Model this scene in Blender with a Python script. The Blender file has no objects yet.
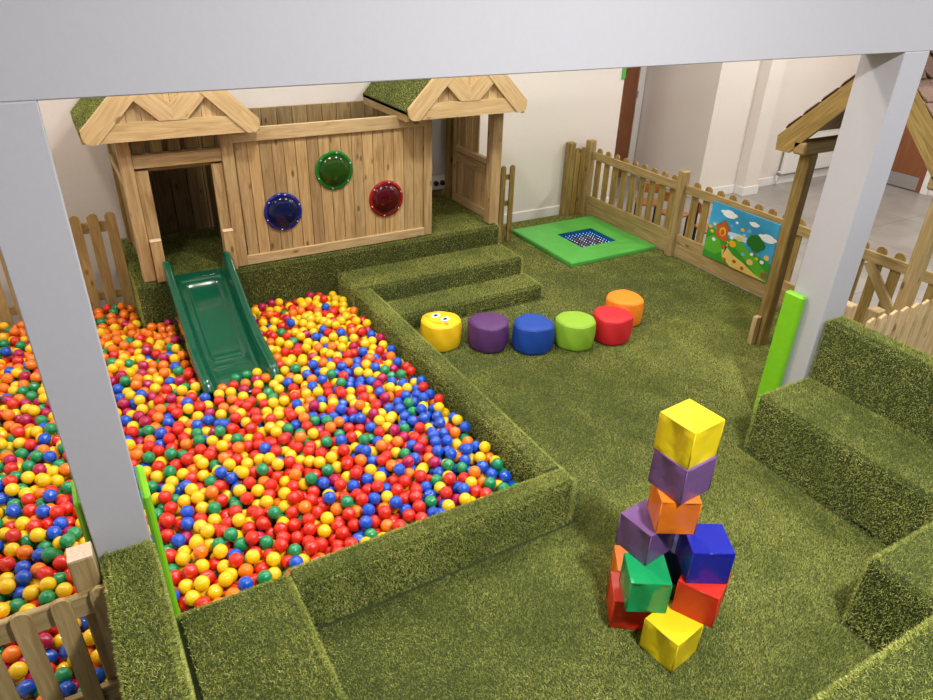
import bpy, math, random
import numpy as np
from mathutils import Vector, Matrix

random.seed(7)
rng = np.random.default_rng(11)
sc = bpy.context.scene
COL = sc.collection
R = math.radians

# ------------------------------------------------------------------ camera
cam_d = bpy.data.cameras.new('camera')
cam = bpy.data.objects.new('camera', cam_d)
COL.objects.link(cam)
cam_d.sensor_fit = 'HORIZONTAL'
cam_d.sensor_width = 36.0
cam_d.lens = 699.4 / 933.0 * 36.0
cam_d.clip_start = 0.05
yaw, pitch, roll = .538207, .513373, -.033599
fw = Vector((math.sin(yaw) * math.cos(pitch), math.cos(yaw) * math.cos(pitch), -math.sin(pitch)))
rt = Vector((math.cos(yaw), -math.sin(yaw), 0))
dn = fw.cross(rt)
r2 = math.cos(roll) * rt + math.sin(roll) * dn
d2 = -math.sin(roll) * rt + math.cos(roll) * dn
CAM = Vector((0, 0, 3.0))
cam.matrix_world = Matrix((
    (r2.x, -d2.x, -fw.x, CAM.x), (r2.y, -d2.y, -fw.y, CAM.y),
    (r2.z, -d2.z, -fw.z, CAM.z), (0, 0, 0, 1)))
sc.camera = cam

def project(p):
    v = Vector(p) - CAM
    z = v.dot(fw)
    return 466.5 + 699.4 * v.dot(r2) / z, 350 + 699.4 * v.dot(d2) / z, z

# ------------------------------------------------------------------ world, lights, exposure
sc.view_settings.view_transform = 'Standard'
sc.view_settings.look = 'None'
sc.view_settings.gamma = 1.0
sc.view_settings.use_curve_mapping = False
sc.view_settings.exposure = 0.0
w = bpy.data.worlds.new('world')
sc.world = w
w.use_nodes = True
w.node_tree.nodes['Background'].inputs[0].default_value = (.72, .82, 1.0, 1)
w.node_tree.nodes['Background'].inputs[1].default_value = .18

def area_light(name, loc, size, power, color, rot=(0, 0, 0)):
    d = bpy.data.lights.new(name, 'AREA')
    d.shape = 'SQUARE'
    d.size = size
    d.energy = power
    d.color = color
    o = bpy.data.objects.new(name, d)
    o.location = loc
    o.rotation_euler = rot
    COL.objects.link(o)
    return o
WARM = (1.0, .93, .83)
NEUT = (.98, .98, 1.0)
area_light('ceiling_light_main', (1.85, -.1, 4.4), .34, 255, NEUT)
area_light('ceiling_light_near', (5.6, .5, 4.4), .35, 95, NEUT)
area_light('ceiling_light_pit', (-.4, 3.4, 4.4), .3, 55, WARM)
area_light('ceiling_light_deck', (1.7, 4.2, 4.4), .35, 84, WARM)
area_light('ceiling_light_left', (-1.6, 5.4, 4.4), .3, 55, WARM)
area_light('ceiling_light_centre', (4.0, 4.1, 4.4), .35, 62, WARM)
area_light('ceiling_light_right', (6.6, 3.4, 4.4), .35, 70, WARM)
area_light('ceiling_light_back', (4.2, 6.2, 4.4), .35, 40, WARM)
area_light('ceiling_light_far', (9.2, 4.6, 4.4), .35, 95, WARM)
area_light('ceiling_light_far', (9.2, 1.6, 4.4), .35, 80, WARM)

# ------------------------------------------------------------------ materials
def new_mat(name):
    m = bpy.data.materials.new(name)
    m.use_nodes = True
    nt = m.node_tree
    return m, nt, nt.nodes['Principled BSDF']

def L(nt, a, b):
    nt.links.new(a, b)

def ramp(nt, stops):
    r = nt.nodes.new('ShaderNodeValToRGB')
    e = r.color_ramp.elements
    while len(e) > 1:
        e.remove(e[-1])
    e[0].position = stops[0][0]
    e[0].color = (*stops[0][1], 1)
    for p, c in stops[1:]:
        k = e.new(p)
        k.color = (*c, 1)
    return r

def noise(nt, vec, scale, detail=3, rough=.5, dist=0):
    n = nt.nodes.new('ShaderNodeTexNoise')
    n.inputs['Scale'].default_value = scale
    n.inputs['Detail'].default_value = detail
    n.inputs['Roughness'].default_value = rough
    n.inputs['Distortion'].default_value = dist
    if vec is not None:
        L(nt, vec, n.inputs['Vector'])
    return n

def mapping(nt, vec, scale):
    m = nt.nodes.new('ShaderNodeMapping')
    m.inputs['Scale'].default_value = scale
    L(nt, vec, m.inputs['Vector'])
    return m

def mixc(nt, a, b, fac, mode='MIX'):
    m = nt.nodes.new('ShaderNodeMix')
    m.data_type = 'RGBA'
    m.blend_type = mode
    for s, v in ((0, fac), (6, a), (7, b)):
        if hasattr(v, 'is_linked') or hasattr(v, 'links'):
            L(nt, v, m.inputs[s])
        elif s == 0:
            m.inputs[0].default_value = v
        else:
            m.inputs[s].default_value = (*v, 1)
    return m.outputs[2]

def bump(nt, b, h, strength, dist=.01):
    n = nt.nodes.new('ShaderNodeBump')
    n.inputs['Strength'].default_value = strength
    n.inputs['Distance'].default_value = dist
    L(nt, h, n.inputs['Height'])
    L(nt, n.outputs[0], b.inputs['Normal'])

def mat_plain(name, col, rough=.5, bumpy=0, bscale=60, var=.06, coat=0, spec=.5):
    m, nt, b = new_mat(name)
    tc = nt.nodes.new('ShaderNodeTexCoord')
    n = noise(nt, tc.outputs['Object'], bscale, 3)
    dark = tuple(c * (1 - var) for c in col)
    lite = tuple(min(1, c * (1 + var)) for c in col)
    r = ramp(nt, [(.3, dark), (.7, lite)])
    L(nt, n.outputs[0], r.inputs[0])
    L(nt, r.outputs[0], b.inputs['Base Color'])
    b.inputs['Roughness'].default_value = rough
    b.inputs['Coat Weight'].default_value = coat
    b.inputs['Specular IOR Level'].default_value = spec
    if bumpy:
        bump(nt, b, n.outputs[0], bumpy)
    return m

def mat_wood(name, lo, mid, hi, rough=.62, rings=True):
    m, nt, b = new_mat(name)
    uv = nt.nodes.new('ShaderNodeUVMap')
    uv.uv_map = 'grain'
    mp = mapping(nt, uv.outputs[0], (1.2, 14, 1))
    n1 = noise(nt, mp.outputs[0], 2.2, 4, .55, 1.2)
    mp2 = mapping(nt, uv.outputs[0], (3, 90, 1))
    n2 = noise(nt, mp2.outputs[0], 3, 2)
    r = ramp(nt, [(.25, lo), (.5, mid), (.75, hi)])
    L(nt, n1.outputs[0], r.inputs[0])
    c = mixc(nt, r.outputs[0], (.6, .48, .33), n2.outputs[0], 'MULTIPLY')
    c = mixc(nt, r.outputs[0], c, .6)
    # knots
    mpk = mapping(nt, uv.outputs[0], (2.2, 5, 1))
    v = nt.nodes.new('ShaderNodeTexVoronoi')
    v.inputs['Scale'].default_value = 1.6
    L(nt, mpk.outputs[0], v.inputs['Vector'])
    kr = ramp(nt, [(0, (1, 1, 1)), (.08, (.8, .8, .8)), (.14, (0, 0, 0))])
    L(nt, v.outputs['Distance'], kr.inputs[0])
    c = mixc(nt, c, (lo[0] * .42, lo[1] * .34, lo[2] * .3), kr.outputs[0])
    # board to board variation
    g = nt.nodes.new('ShaderNodeNewGeometry')
    rr = ramp(nt, [(0, (.66, .62, .58)), (.35, (.92, .90, .88)), (.7, (1.0, .95, .86)), (1, (1.18, 1.15, 1.12))])
    L(nt, g.outputs['Random Per Island'], rr.inputs[0])
    c = mixc(nt, c, rr.outputs[0], 1.0, 'MULTIPLY')
    L(nt, c, b.inputs['Base Color'])
    b.inputs['Roughness'].default_value = rough
    bump(nt, b, n2.outputs[0], .25, .003)
    return m

def mat_grass_base(name):
    m, nt, b = new_mat(name)
    tc = nt.nodes.new('ShaderNodeTexCoord')
    n = noise(nt, tc.outputs['Object'], 90, 4, .7)
    r = ramp(nt, [(.3, (.022, .03, .005)), (.6, (.055, .075, .012)), (.8, (.09, .11, .024))])
    L(nt, n.outputs[0], r.inputs[0])
    L(nt, r.outputs[0], b.inputs['Base Color'])
    b.inputs['Roughness'].default_value = .9
    bump(nt, b, n.outputs[0], .8, .01)
    return m

def mat_blades(name, mul=1.0):
    m, nt, b = new_mat(name)
    g = nt.nodes.new('ShaderNodeNewGeometry')
    k = mul
    r = ramp(nt, [(0, (.15 * k, .19 * k, .022 * k)), (.4, (.275 * k, .31 * k, .062 * k)),
                  (.8, (.43 * k, .45 * k, .125 * k)), (.93, (.50 * k, .51 * k, .15 * k)), (1, (.38 * k, .31 * k, .10 * k))])
    L(nt, g.outputs['Random Per Island'], r.inputs[0])
    tc = nt.nodes.new('ShaderNodeTexCoord')
    n = noise(nt, tc.outputs['Object'], 2.6, 4, .6)  # light and dark patches of the nap's shading put into the blade colour
    rr = ramp(nt, [(.38, (.70, .74, .66)), (.60, (1.13, 1.1, 1.1))])
    L(nt, n.outputs[0], rr.inputs[0])
    c = mixc(nt, r.outputs[0], rr.outputs[0], 1.0, 'MULTIPLY')
    L(nt, c, b.inputs['Base Color'])
    b.inputs['Roughness'].default_value = .55
    b.inputs['Specular IOR Level'].default_value = .3
    return m

M = {}
M['wood'] = mat_wood('pine_boards', (.42, .27, .11), (.64, .465, .235), (.80, .64, .385))
M['wood_pale'] = mat_wood('pale_pine', (.58, .41, .20), (.77, .60, .34), (.88, .74, .48))
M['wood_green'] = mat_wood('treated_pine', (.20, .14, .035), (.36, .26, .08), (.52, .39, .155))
M['wood_dark'] = mat_wood('weathered_boards', (.20, .14, .06), (.34, .25, .12), (.46, .36, .19))
M['wood_fence'] = mat_wood('fence_pine', (.32, .225, .085), (.48, .36, .155), (.62, .50, .26))
M['door_wood'] = mat_wood('door_veneer', (.24, .085, .03), (.31, .115, .045), (.36, .14, .06), .4)
M['end_grain'] = mat_plain('sawn_end', (.66, .50, .36), .7, .3, 80, .1)
M['gbase'] = mat_grass_base('turf_backing')
M['blades'] = mat_blades('turf_blades', 1.22)
M['wall'] = mat_plain('white_wall_paint', (.78, .73, .69), .7, .05, 40, .015)
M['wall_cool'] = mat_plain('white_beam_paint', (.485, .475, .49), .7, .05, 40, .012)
M['trim'] = mat_plain('white_gloss_paint', (.82, .81, .80), .35, 0, 10, .01)
M['black'] = mat_plain('black_plastic', (.02, .02, .02), .4)
M['steel'] = mat_plain('brushed_steel', (.45, .45, .47), .3, 0, 200, .1)
bs = M['steel'].node_tree.nodes['Principled BSDF']
bs.inputs['Metallic'].default_value = .7
M['white_plastic'] = mat_plain('white_plastic', (.78, .77, .76), .4)
M['grey_mesh'] = mat_plain('grey_mesh', (.52, .50, .51), .6, .2, 300, .12)
M['lime'] = mat_plain('lime_vinyl', (.21, .58, .015), .38, .25, 14, .05)
M['matgreen'] = mat_plain('green_vinyl', (.085, .42, .065), .42, .35, 9, .06)
M['slide'] = mat_plain('slide_green', (.003, .085, .045), .16, .03, 8, .08, coat=.5)
M['shingle'] = mat_plain('shingle_brown', (.22, .13, .095), .85, .6, 90, .25)
M['picture_glass'] = mat_plain('clear_cover', (.5, .5, .5), .2)

def mat_floor():
    m, nt, b = new_mat('grey_floor_tiles')
    tc = nt.nodes.new('ShaderNodeTexCoord')
    n = noise(nt, tc.outputs['Object'], 1.6, 6, .6, .4)
    r = ramp(nt, [(.3, (.24, .225, .215)), (.7, (.36, .34, .325))])
    L(nt, n.outputs[0], r.inputs[0])
    br = nt.nodes.new('ShaderNodeTexBrick')
    br.offset = 0
    br.inputs['Scale'].default_value = 1
    br.inputs['Brick Width'].default_value = 1.25
    br.inputs['Row Height'].default_value = 1.25
    br.inputs['Mortar Size'].default_value = .006
    br.inputs['Color1'].default_value = (1, 1, 1, 1)
    br.inputs['Color2'].default_value = (.96, .96, .96, 1)
    br.inputs['Mortar'].default_value = (.55, .53, .5, 1)
    L(nt, tc.outputs['Object'], br.inputs['Vector'])
    L(nt, mixc(nt, r.outputs[0], br.outputs[0], 1.0, 'MULTIPLY'), b.inputs['Base Color'])
    b.inputs['Roughness'].default_value = .35
    return m
M['floor'] = mat_floor()

def mat_glossy(name, col, rough=.16, coat=.0, sss=0):
    m, nt, b = new_mat(name)
    b.inputs['Base Color'].default_value = (*col, 1)
    b.inputs['Roughness'].default_value = rough
    b.inputs['Specular IOR Level'].default_value = .55
    b.inputs['Coat Weight'].default_value = .45
    b.inputs['Coat Roughness'].default_value = .1
    return m
BALL = {
    'yellow': mat_glossy('ball_yellow', (.86, .53, .003)),
    'red': mat_glossy('ball_red', (.66, .018, .004)),
    'orange': mat_glossy('ball_orange', (.84, .18, .003)),
    'green': mat_glossy('ball_green', (.003, .23, .075)),
    'blue': mat_glossy('ball_blue', (.003, .075, .52)),
    'magenta': mat_glossy('ball_magenta', (.38, .002, .06)),
}

def mat_vinyl(name, col, rough=.36):
    m, nt, b = new_mat(name)
    tc = nt.nodes.new('ShaderNodeTexCoord')
    n = noise(nt, tc.outputs['Object'], 9, 3, .5, .8)
    b.inputs['Base Color'].default_value = (*col, 1)
    b.inputs['Roughness'].default_value = rough
    bump(nt, b, n.outputs[0], .45, .012)
    return m
VIN = {
    'yellow': mat_vinyl('vinyl_yellow', (.88, .66, .012)),
    'purple': mat_vinyl('vinyl_purple', (.18, .085, .24)),
    'orange': mat_vinyl('vinyl_orange', (.86, .20, .012)),
    'blue': mat_vinyl('vinyl_blue', (.012, .02, .36), .25),
    'green': mat_vinyl('vinyl_green', (.01, .33, .10), .25),
    'red': mat_vinyl('vinyl_red', (.70, .03, .012)),
    'navy': mat_vinyl('vinyl_navy', (.012, .012, .09)),
    'olive': mat_vinyl('vinyl_olive', (.30, .33, .05)),
}
FAB = {
    'yellow': mat_vinyl('canvas_yellow', (.90, .56, .006), .6),
    'purple': mat_vinyl('canvas_purple', (.10, .03, .15), .6),
    'blue': mat_vinyl('canvas_blue', (.006, .06, .38), .6),
    'lime': mat_vinyl('canvas_lime', (.26, .48, .03), .6),
    'red': mat_vinyl('canvas_red', (.60, .012, .02), .6),
    'orange': mat_vinyl('canvas_orange', (.88, .24, .008), .6),
}

def mat_dome(name, col):
    m, nt, b = new_mat(name)
    b.inputs['Base Color'].default_value = (*col, 1)
    b.inputs['Roughness'].default_value = .05
    b.inputs['Specular IOR Level'].default_value = .3
    b.inputs['Coat Weight'].default_value = .25
    return m

def mat_emit(name, col, s):
    m, nt, b = new_mat(name)
    b.inputs['Base Color'].default_value = (*col, 1)
    b.inputs['Emission Color'].default_value = (*col, 1)
    b.inputs['Emission Strength'].default_value = s
    return m

# ------------------------------------------------------------------ mesh builder
class MB:
    def __init__(self):
        self.v = []; self.f = []; self.uv = []; self.mi = []; self.sm = []
    def add(self, verts, faces, mat=0, smooth=False, uvf=None):
        b = len(self.v)
        self.v.extend([tuple(p) for p in verts])
        for fc in faces:
            self.f.append([b + i for i in fc])
            self.mi.append(mat)
            self.sm.append(smooth)
            self.uv.append(uvf(fc) if uvf else [(0, 0)] * len(fc))
        return self
    def box(self, c, s, bev=.004, rot=None, grain=None, mat=0, smooth=False, taper=None):
        """chamfered box: centre c, size s, optional rotation matrix, grain axis index"""
        hx, hy, hz = s[0] / 2, s[1] / 2, s[2] / 2
        b = min(bev, hx * .9, hy * .9, hz * .9)
        if grain is None:
            grain = max(range(3), key=lambda i: s[i])
        V = []; idx = {}
        for sx in (-1, 1):
            for sy in (-1, 1):
                for sz in (-1, 1):
                    for ax in range(3):
                        p = [sx * (hx - b), sy * (hy - b), sz * (hz - b)]
                        p[ax] = (sx, sy, sz)[ax] * (hx, hy, hz)[ax]
                        idx[(sx, sy, sz, ax)] = len(V)
                        V.append(p)
        F = []
        for ax in range(3):
            o1, o2 = (ax + 1) % 3, (ax + 2) % 3
            for s_ in (-1, 1):
                q = []
                for (a, bb) in ((-1, -1), (1, -1), (1, 1), (-1, 1)):
                    sg = [0, 0, 0]; sg[ax] = s_; sg[o1] = a; sg[o2] = bb
                    q.append(idx[(*sg, ax)])
                F.append(q if s_ > 0 else q[::-1])
        cen = Vector((0, 0, 0))
        for ax in range(3):          # edges parallel to ax
            o1, o2 = (ax + 1) % 3, (ax + 2) % 3
            for a in (-1, 1):
                for bb in (-1, 1):
                    q = []
                    for (e, fa) in ((-1, o1), (1, o1), (1, o2), (-1, o2)):
                        sg = [0, 0, 0]; sg[ax] = e; sg[o1] = a; sg[o2] = bb
                        q.append(idx[(*sg, fa)])
                    F.append(q)
        for sx in (-1, 1):
            for sy in (-1, 1):
                for sz in (-1, 1):
                    F.append([idx[(sx, sy, sz, 0)], idx[(sx, sy, sz, 1)], idx[(sx, sy, sz, 2)]])
        VV = [Vector(p) for p in V]
        for i, fc in enumerate(F):
            n = (VV[fc[1]] - VV[fc[0]]).cross(VV[fc[2]] - VV[fc[0]])
            m = sum((VV[k] for k in fc), Vector()) / len(fc)
            if n.dot(m) < 0:
                F[i] = fc[::-1]
        ru, rv = random.uniform(0, 50), random.uniform(0, 50)
        others = [i for i in range(3) if i != grain]
        def uvf(fc):
            fc = [k - base0 for k in fc] if False else fc
            n = (VV[fc[1]] - VV[fc[0]]).cross(VV[fc[2]] - VV[fc[0]])
            d = max(range(3), key=lambda i: abs(n[i]))
            if d == grain:
                return [(ru + V[k][others[0]] * .3, rv + V[k][others[1]]) for k in fc]
            o = others[0] if d == others[1] else others[1]
            return [(ru + V[k][grain], rv + V[k][o] + (3 if o == others[0] else 0)) for k in fc]
        uvs = [uvf(fc) for fc in F]
        if taper:
            VV = [taper(p) for p in VV]
        if rot is not None:
            VV = [rot @ p for p in VV]
        C = Vector(c)
        bse = len(self.v)
        self.v.extend([tuple(p + C) for p in VV])
        for fc, u in zip(F, uvs):
            self.f.append([bse + k for k in fc]); self.mi.append(mat); self.sm.append(smooth); self.uv.append(u)
        return self
    def span(self, a, b, **k):
        """box from corner a to corner b"""
        c = [(a[i] + b[i]) / 2 for i in range(3)]
        s = [abs(b[i] - a[i]) for i in range(3)]
        return self.box(c, s, **k)
    def prism(self, pts, t0, t1, fn, mat=0, grain=(1, 0), smooth=False):
        """2-D outline pts extruded from t0 to t1; fn(a,b,t)->xyz; grain = 2-D grain direction"""
        n = len(pts)
        ru, rv = random.uniform(0, 50), random.uniform(0, 50)
        gx, gy = grain
        V = [fn(a, b, t0) for a, b in pts] + [fn(a, b, t1) for a, b in pts]
        uvp = [(ru + a * gx + b * gy, rv - a * gy + b * gx) for a, b in pts]
        F = [list(range(n)), list(range(2 * n - 1, n - 1, -1))]
        U = [[uvp[i] for i in F[0]], [uvp[i - n] for i in F[1]]]
        for i in range(n):
            j = (i + 1) % n
            F.append([i, i + n, j + n, j])
            U.append([uvp[i], (uvp[i][0], uvp[i][1] + t1 - t0), (uvp[j][0], uvp[j][1] + t1 - t0), uvp[j]])
        # orientation
        c = sum((Vector(p) for p in V), Vector()) / (2 * n)
        n0 = Vector()
        for i in range(1, n - 1):
            n0 += (Vector(V[i]) - Vector(V[0])).cross(Vector(V[i + 1]) - Vector(V[0]))
        if n0.dot(Vector(V[0]) - Vector(V[n])) < 0:
            F = [f[::-1] for f in F]; U = [u[::-1] for u in U]
        b = len(self.v)
        self.v.extend([tuple(p) for p in V])
        for i, (fc, u) in enumerate(zip(F, U)):
            self.f.append([b + k for k in fc]); self.mi.append(mat); self.sm.append(smooth and i > 1); self.uv.append(u)
        return self
    def cyl(self, p0, p1, r, seg=16, mat=0, r1=None):
        p0 = Vector(p0); p1 = Vector(p1); ax = (p1 - p0).normalized()
        t = ax.orthogonal().normalized(); u = ax.cross(t)
        r1 = r if r1 is None else r1
        V = []
        for p, rr in ((p0, r), (p1, r1)):
            for i in range(seg):
                a = 2 * math.pi * i / seg
                V.append(p + (t * math.cos(a) + u * math.sin(a)) * rr)
        b = len(self.v)
        self.v.extend([tuple(p) for p in V])
        for i in range(seg):
            j = (i + 1) % seg
            self.f.append([b + i, b + j, b + seg + j, b + seg + i]); self.mi.append(mat); self.sm.append(True)
            self.uv.append([(0, i * .01), (0, j * .01), (1, j * .01), (1, i * .01)])
        self.f.append([b + i for i in reversed(range(seg))]); self.mi.append(mat); self.sm.append(False); self.uv.append([(0, 0)] * seg)
        self.f.append([b + seg + i for i in range(seg)]); self.mi.append(mat); self.sm.append(False); self.uv.append([(0, 0)] * seg)
        return self
    def lathe(self, prof, seg=32, c=(0, 0, 0), rot=None, mat=0, warp=None):
        """profile [(r,z)] about z, closed at r=0 ends"""
        V = []; rings = []
        for r, z in prof:
            if r < 1e-6:
                rings.append([len(V)]); V.append(Vector((0, 0, z)))
            else:
                rings.append(list(range(len(V), len(V) + seg)))
                for i in range(seg):
                    a = 2 * math.pi * i / seg
                    V.append(Vector((r * math.cos(a), r * math.sin(a), z)))
        F = []
        for A, B in zip(rings, rings[1:]):
            for i in range(seg):
                j = (i + 1) % seg
                if len(A) == 1 and len(B) == 1: continue
                if len(A) == 1: F.append([A[0], B[j], B[i]][::-1])
                elif len(B) == 1: F.append([A[i], A[j], B[0]])
                else: F.append([A[i], A[j], B[j], B[i]])
        if warp: V = [warp(p) for p in V]
        if rot is not None: V = [rot @ p for p in V]
        C = Vector(c)
        return self.add([p + C for p in V], F, mat, True)
    def build(self, name, mats, parent=None, origin=None):
        if not isinstance(mats, (list, tuple)): mats = [mats]
        o0 = Vector(origin) if origin is not None else (parent.get('_o') and Vector(parent['_o']) if parent else None)
        if o0 is None: o0 = Vector((0, 0, 0))
        me = bpy.data.meshes.new(name)
        me.from_pydata([tuple(Vector(p) - o0) for p in self.v], [], self.f)
        for m in mats: me.materials.append(m)
        me.polygons.foreach_set('material_index', self.mi)
        me.polygons.foreach_set('use_smooth', self.sm)
        uvl = me.uv_layers.new(name='grain')
        flat = [c for u in self.uv for p in u for c in p]
        uvl.data.foreach_set('uv', flat)
        me.update()
        o = bpy.data.objects.new(name, me)
        COL.objects.link(o)
        if parent is not None:
            o.parent = parent
            oo = ORI.get(parent.name, None)
        if parent is None:
            o.location = o0
        return o

ORI = {}
def thing(name, label, cat, loc=(0, 0, 0), rz=0, group=None):
    o = bpy.data.objects.new(name, None)
    o.empty_display_size = .1
    COL.objects.link(o)
    o.location = loc
    o.rotation_euler = (0, 0, rz)
    o['label'] = label; o['category'] = cat
    if group: o['group'] = group
    return o
def tag(o, label, cat, group=None):
    o['label'] = label; o['category'] = cat
    if group: o['group'] = group
    return o
def part(mb, name, mat, root):
    """world-space builder -> part of an unrotated root"""
    return mb.build(name, mat, root, origin=root_loc(root))
def root_loc(o):
    p = Vector((0, 0, 0))
    while o is not None:
        p += o.location
        o = o.parent
    return p
def single(mb, name, mat, label, cat, loc, group=None):
    o = mb.build(name, mat, None, origin=loc)
    return tag(o, label, cat, group)
def struct(mb, name, mat):
    o = mb.build(name, mat)
    o['kind'] = 'structure'
    return o
def copy_tree(o, loc=None, rz=None, label=None, parent=None):
    c = o.copy(); COL.objects.link(c)
    c.parent = parent
    if loc is not None: c.location = loc
    if rz is not None: c.rotation_euler[2] = rz
    if label: c['label'] = label
    for ch in list(o.children):
        copy_tree(ch, parent=c)
    return c

# ------------------------------------------------------------------ grass pile
def pile(name, parent, rects, label=None, mat=None, hgt=.016, wid=.0027):
    """rects: (origin, u, v, normal, density, mask or None). One mesh of leaning blades."""
    P = []; 
    for (o, u, v, n, dens, mask) in rects:
        o, u, v, n = (np.array(a, float) for a in (o, u, v, n))
        area = np.linalg.norm(np.cross(u, v))
        N = int(area * dens * (.62 if abs(n[2]) < .3 else 1))
        a = rng.random((N, 2))
        p = o + a[:, :1] * u + a[:, 1:] * v
        if mask is not None:
            p = p[mask(p)]
        N = len(p)
        vert = abs(n[2]) < .5
        h = hgt * rng.uniform(.6, 1.2, N)[:, None]
        d = n * (1.0 if not vert else .75) + rng.normal(0, .5, (N, 3))
        if vert: d[:, 2] -= .12
        else:
            # pile nap drifts slowly over the surface
            d[:, 0] += .35 * np.sin(p[:, 0] * 2.1 + p[:, 1] * 1.3)
            d[:, 1] += .35 * np.sin(p[:, 1] * 1.7 - p[:, 0] * .9 + 1)
        dn_ = (d * n).sum(1)
        d += n * np.clip(.25 - dn_, 0, None)[:, None]
        d /= np.linalg.norm(d, axis=1)[:, None]
        side = np.cross(d, rng.normal(0, 1, (N, 3)))
        side /= np.linalg.norm(side, axis=1)[:, None] + 1e-9
        w_ = wid * rng.uniform(.7, 1.3, N)[:, None]
        P.append(np.stack([p - side * w_ / 2, p + side * w_ / 2, p + d * h], 1))
    P = np.concatenate(P)
    n3 = len(P) * 3
    me = bpy.data.meshes.new(name)
    me.vertices.add(n3)
    org = np.array(root_loc(parent)) if parent is not None else np.zeros(3)
    me.vertices.foreach_set('co', (P.reshape(-1, 3) - org).astype(np.float32).ravel())
    me.loops.add(n3)
    me.loops.foreach_set('vertex_index', np.arange(n3, dtype=np.int32))
    me.polygons.add(len(P))
    me.polygons.foreach_set('loop_start', np.arange(0, n3, 3, dtype=np.int32))
    me.polygons.foreach_set('loop_total', np.full(len(P), 3, dtype=np.int32))
    me.materials.append(mat or M['blades'])
    me.update()
    ob = bpy.data.objects.new(name, me)
    COL.objects.link(ob)
    if parent is not None: ob.parent = parent
    ob['kind'] = 'stuff'
    return ob

def dens_at(p):
    """pile density falls with distance"""
    d = math.dist(p, CAM)
    return 60000 if d < 4.2 else (38000 if d < 5.6 else 24000)

def turf_block(name, label, cat, lo, hi, faces, bev=.03, group=None, mask_top=None):
    """turf-covered box. faces: which carry pile, of '+x -x +y -y top'"""
    c = [(lo[0] + hi[0]) / 2, (lo[1] + hi[1]) / 2]
    r = thing(name, label, cat, (c[0], c[1], lo[2]), 0, group)
    turf_box_parts(r, [(lo, hi, faces)], bev, mask_top)
    return r

def turf_box_parts(r, boxes, bev=.03, mask_top=None, names=('body', 'turf_pile')):
    mb = MB(); rects = []; P_I = .009
    for lo, hi, faces in boxes:
        lo = [lo[0] + P_I * ('-x' in faces), lo[1] + P_I * ('-y' in faces), lo[2]]
        hi = [hi[0] - P_I * ('+x' in faces), hi[1] - P_I * ('+y' in faces), hi[2] - P_I]
        mb.span(lo, hi, bev=bev)
        sx, sy, sz = (hi[i] - lo[i] for i in range(3))
        mid = [(lo[i] + hi[i]) / 2 for i in range(3)]
        D = dens_at(mid)
        e = bev * .6
        if 'top' in faces:
            rects.append(((lo[0] + e, lo[1] + e, hi[2]), (sx - 2 * e, 0, 0), (0, sy - 2 * e, 0), (0, 0, 1), D, mask_top))
        def edge(a, b, n):   # rounded top edge strip
            a = np.array(a, float); b = np.array(b, float); n = np.array(n, float)
            out = np.array([n[0], n[1], 0]) * bev * .9
            rects.append((a - out, b - a, out + np.array([0, 0, -bev * .9]), (n[0] * .7, n[1] * .7, .7), D * 1.1, None))
        if '-x' in faces:
            rects.append(((lo[0], lo[1], lo[2]), (0, sy, 0), (0, 0, sz - e), (-1, 0, 0), D, None))
            edge((lo[0], lo[1], hi[2]), (lo[0], hi[1], hi[2]), (-1, 0))
        if '+x' in faces:
            rects.append(((hi[0], lo[1], lo[2]), (0, sy, 0), (0, 0, sz - e), (1, 0, 0), D, None))
            edge((hi[0], lo[1], hi[2]), (hi[0], hi[1], hi[2]), (1, 0))
        if '-y' in faces:
            rects.append(((lo[0], lo[1], lo[2]), (sx, 0, 0), (0, 0, sz - e), (0, -1, 0), D, None))
            edge((lo[0], lo[1], hi[2]), (hi[0], lo[1], hi[2]), (0, -1))
        if '+y' in faces:
            rects.append(((lo[0], hi[1], lo[2]), (sx, 0, 0), (0, 0, sz - e), (0, 1, 0), D, None))
            edge((lo[0], hi[1], hi[2]), (hi[0], hi[1], hi[2]), (0, 1))
    b_ = part(mb, names[0], M['gbase'], r)
    if names[0] == 'body': pile('turf_pile', r, rects)
    else: pile('turf_pile', b_, rects)

# ================================================================== THE ROOM
YB = 7.22
XR = 11.49
mb = MB().span((-3.2, -1.2, -.1), (XR + .1, 8.6, 0), bev=.001)
fl = struct(mb, 'floor', M['floor'])
CZ = 4.5
struct(MB().span((-3.2, 0 - 1.2, CZ), (XR + .1, 8.6, CZ + .1), bev=.001), 'ceiling', M['wall'])
struct(MB().span((-3.2, YB, 0), (6.53, YB + .1, CZ), bev=.001), 'wall_back', M['wall'])
struct(MB().span((-3.3, -1.2, 0), (-3.2, YB, CZ), bev=.001), 'wall_left', M['wall'])
# alcove with brown door
struct(MB().span((6.43, YB + .1, 0), (6.53, 8.35, CZ), bev=.001), 'wall_alcove_left', M['wall'])
struct(MB().span((6.43, 8.35, 0), (8.05, 8.45, CZ), bev=.001), 'wall_alcove_back', M['wall'])
struct(MB().span((7.95, 6.93, 0), (8.05, 8.35, CZ), bev=.001), 'wall_alcove_right', M['wall'])
struct(MB().span((8.05, 6.93, 0), (8.72, 7.03, CZ), bev=.001), 'wall_back_right_of_alcove', M['wall'])
struct(MB().span((8.72, 6.76, 0), (9.02, 7.12, CZ), bev=.001), 'wall_pier', M['wall'])
struct(MB().span((9.02, 6.99, 0), (XR, 7.09, CZ), bev=.001), 'wall_back_far', M['wall'])
struct(MB().span((XR, -1.2, 0), (XR + .1, 7.09, CZ), bev=.001), 'wall_right', M['wall'])
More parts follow.
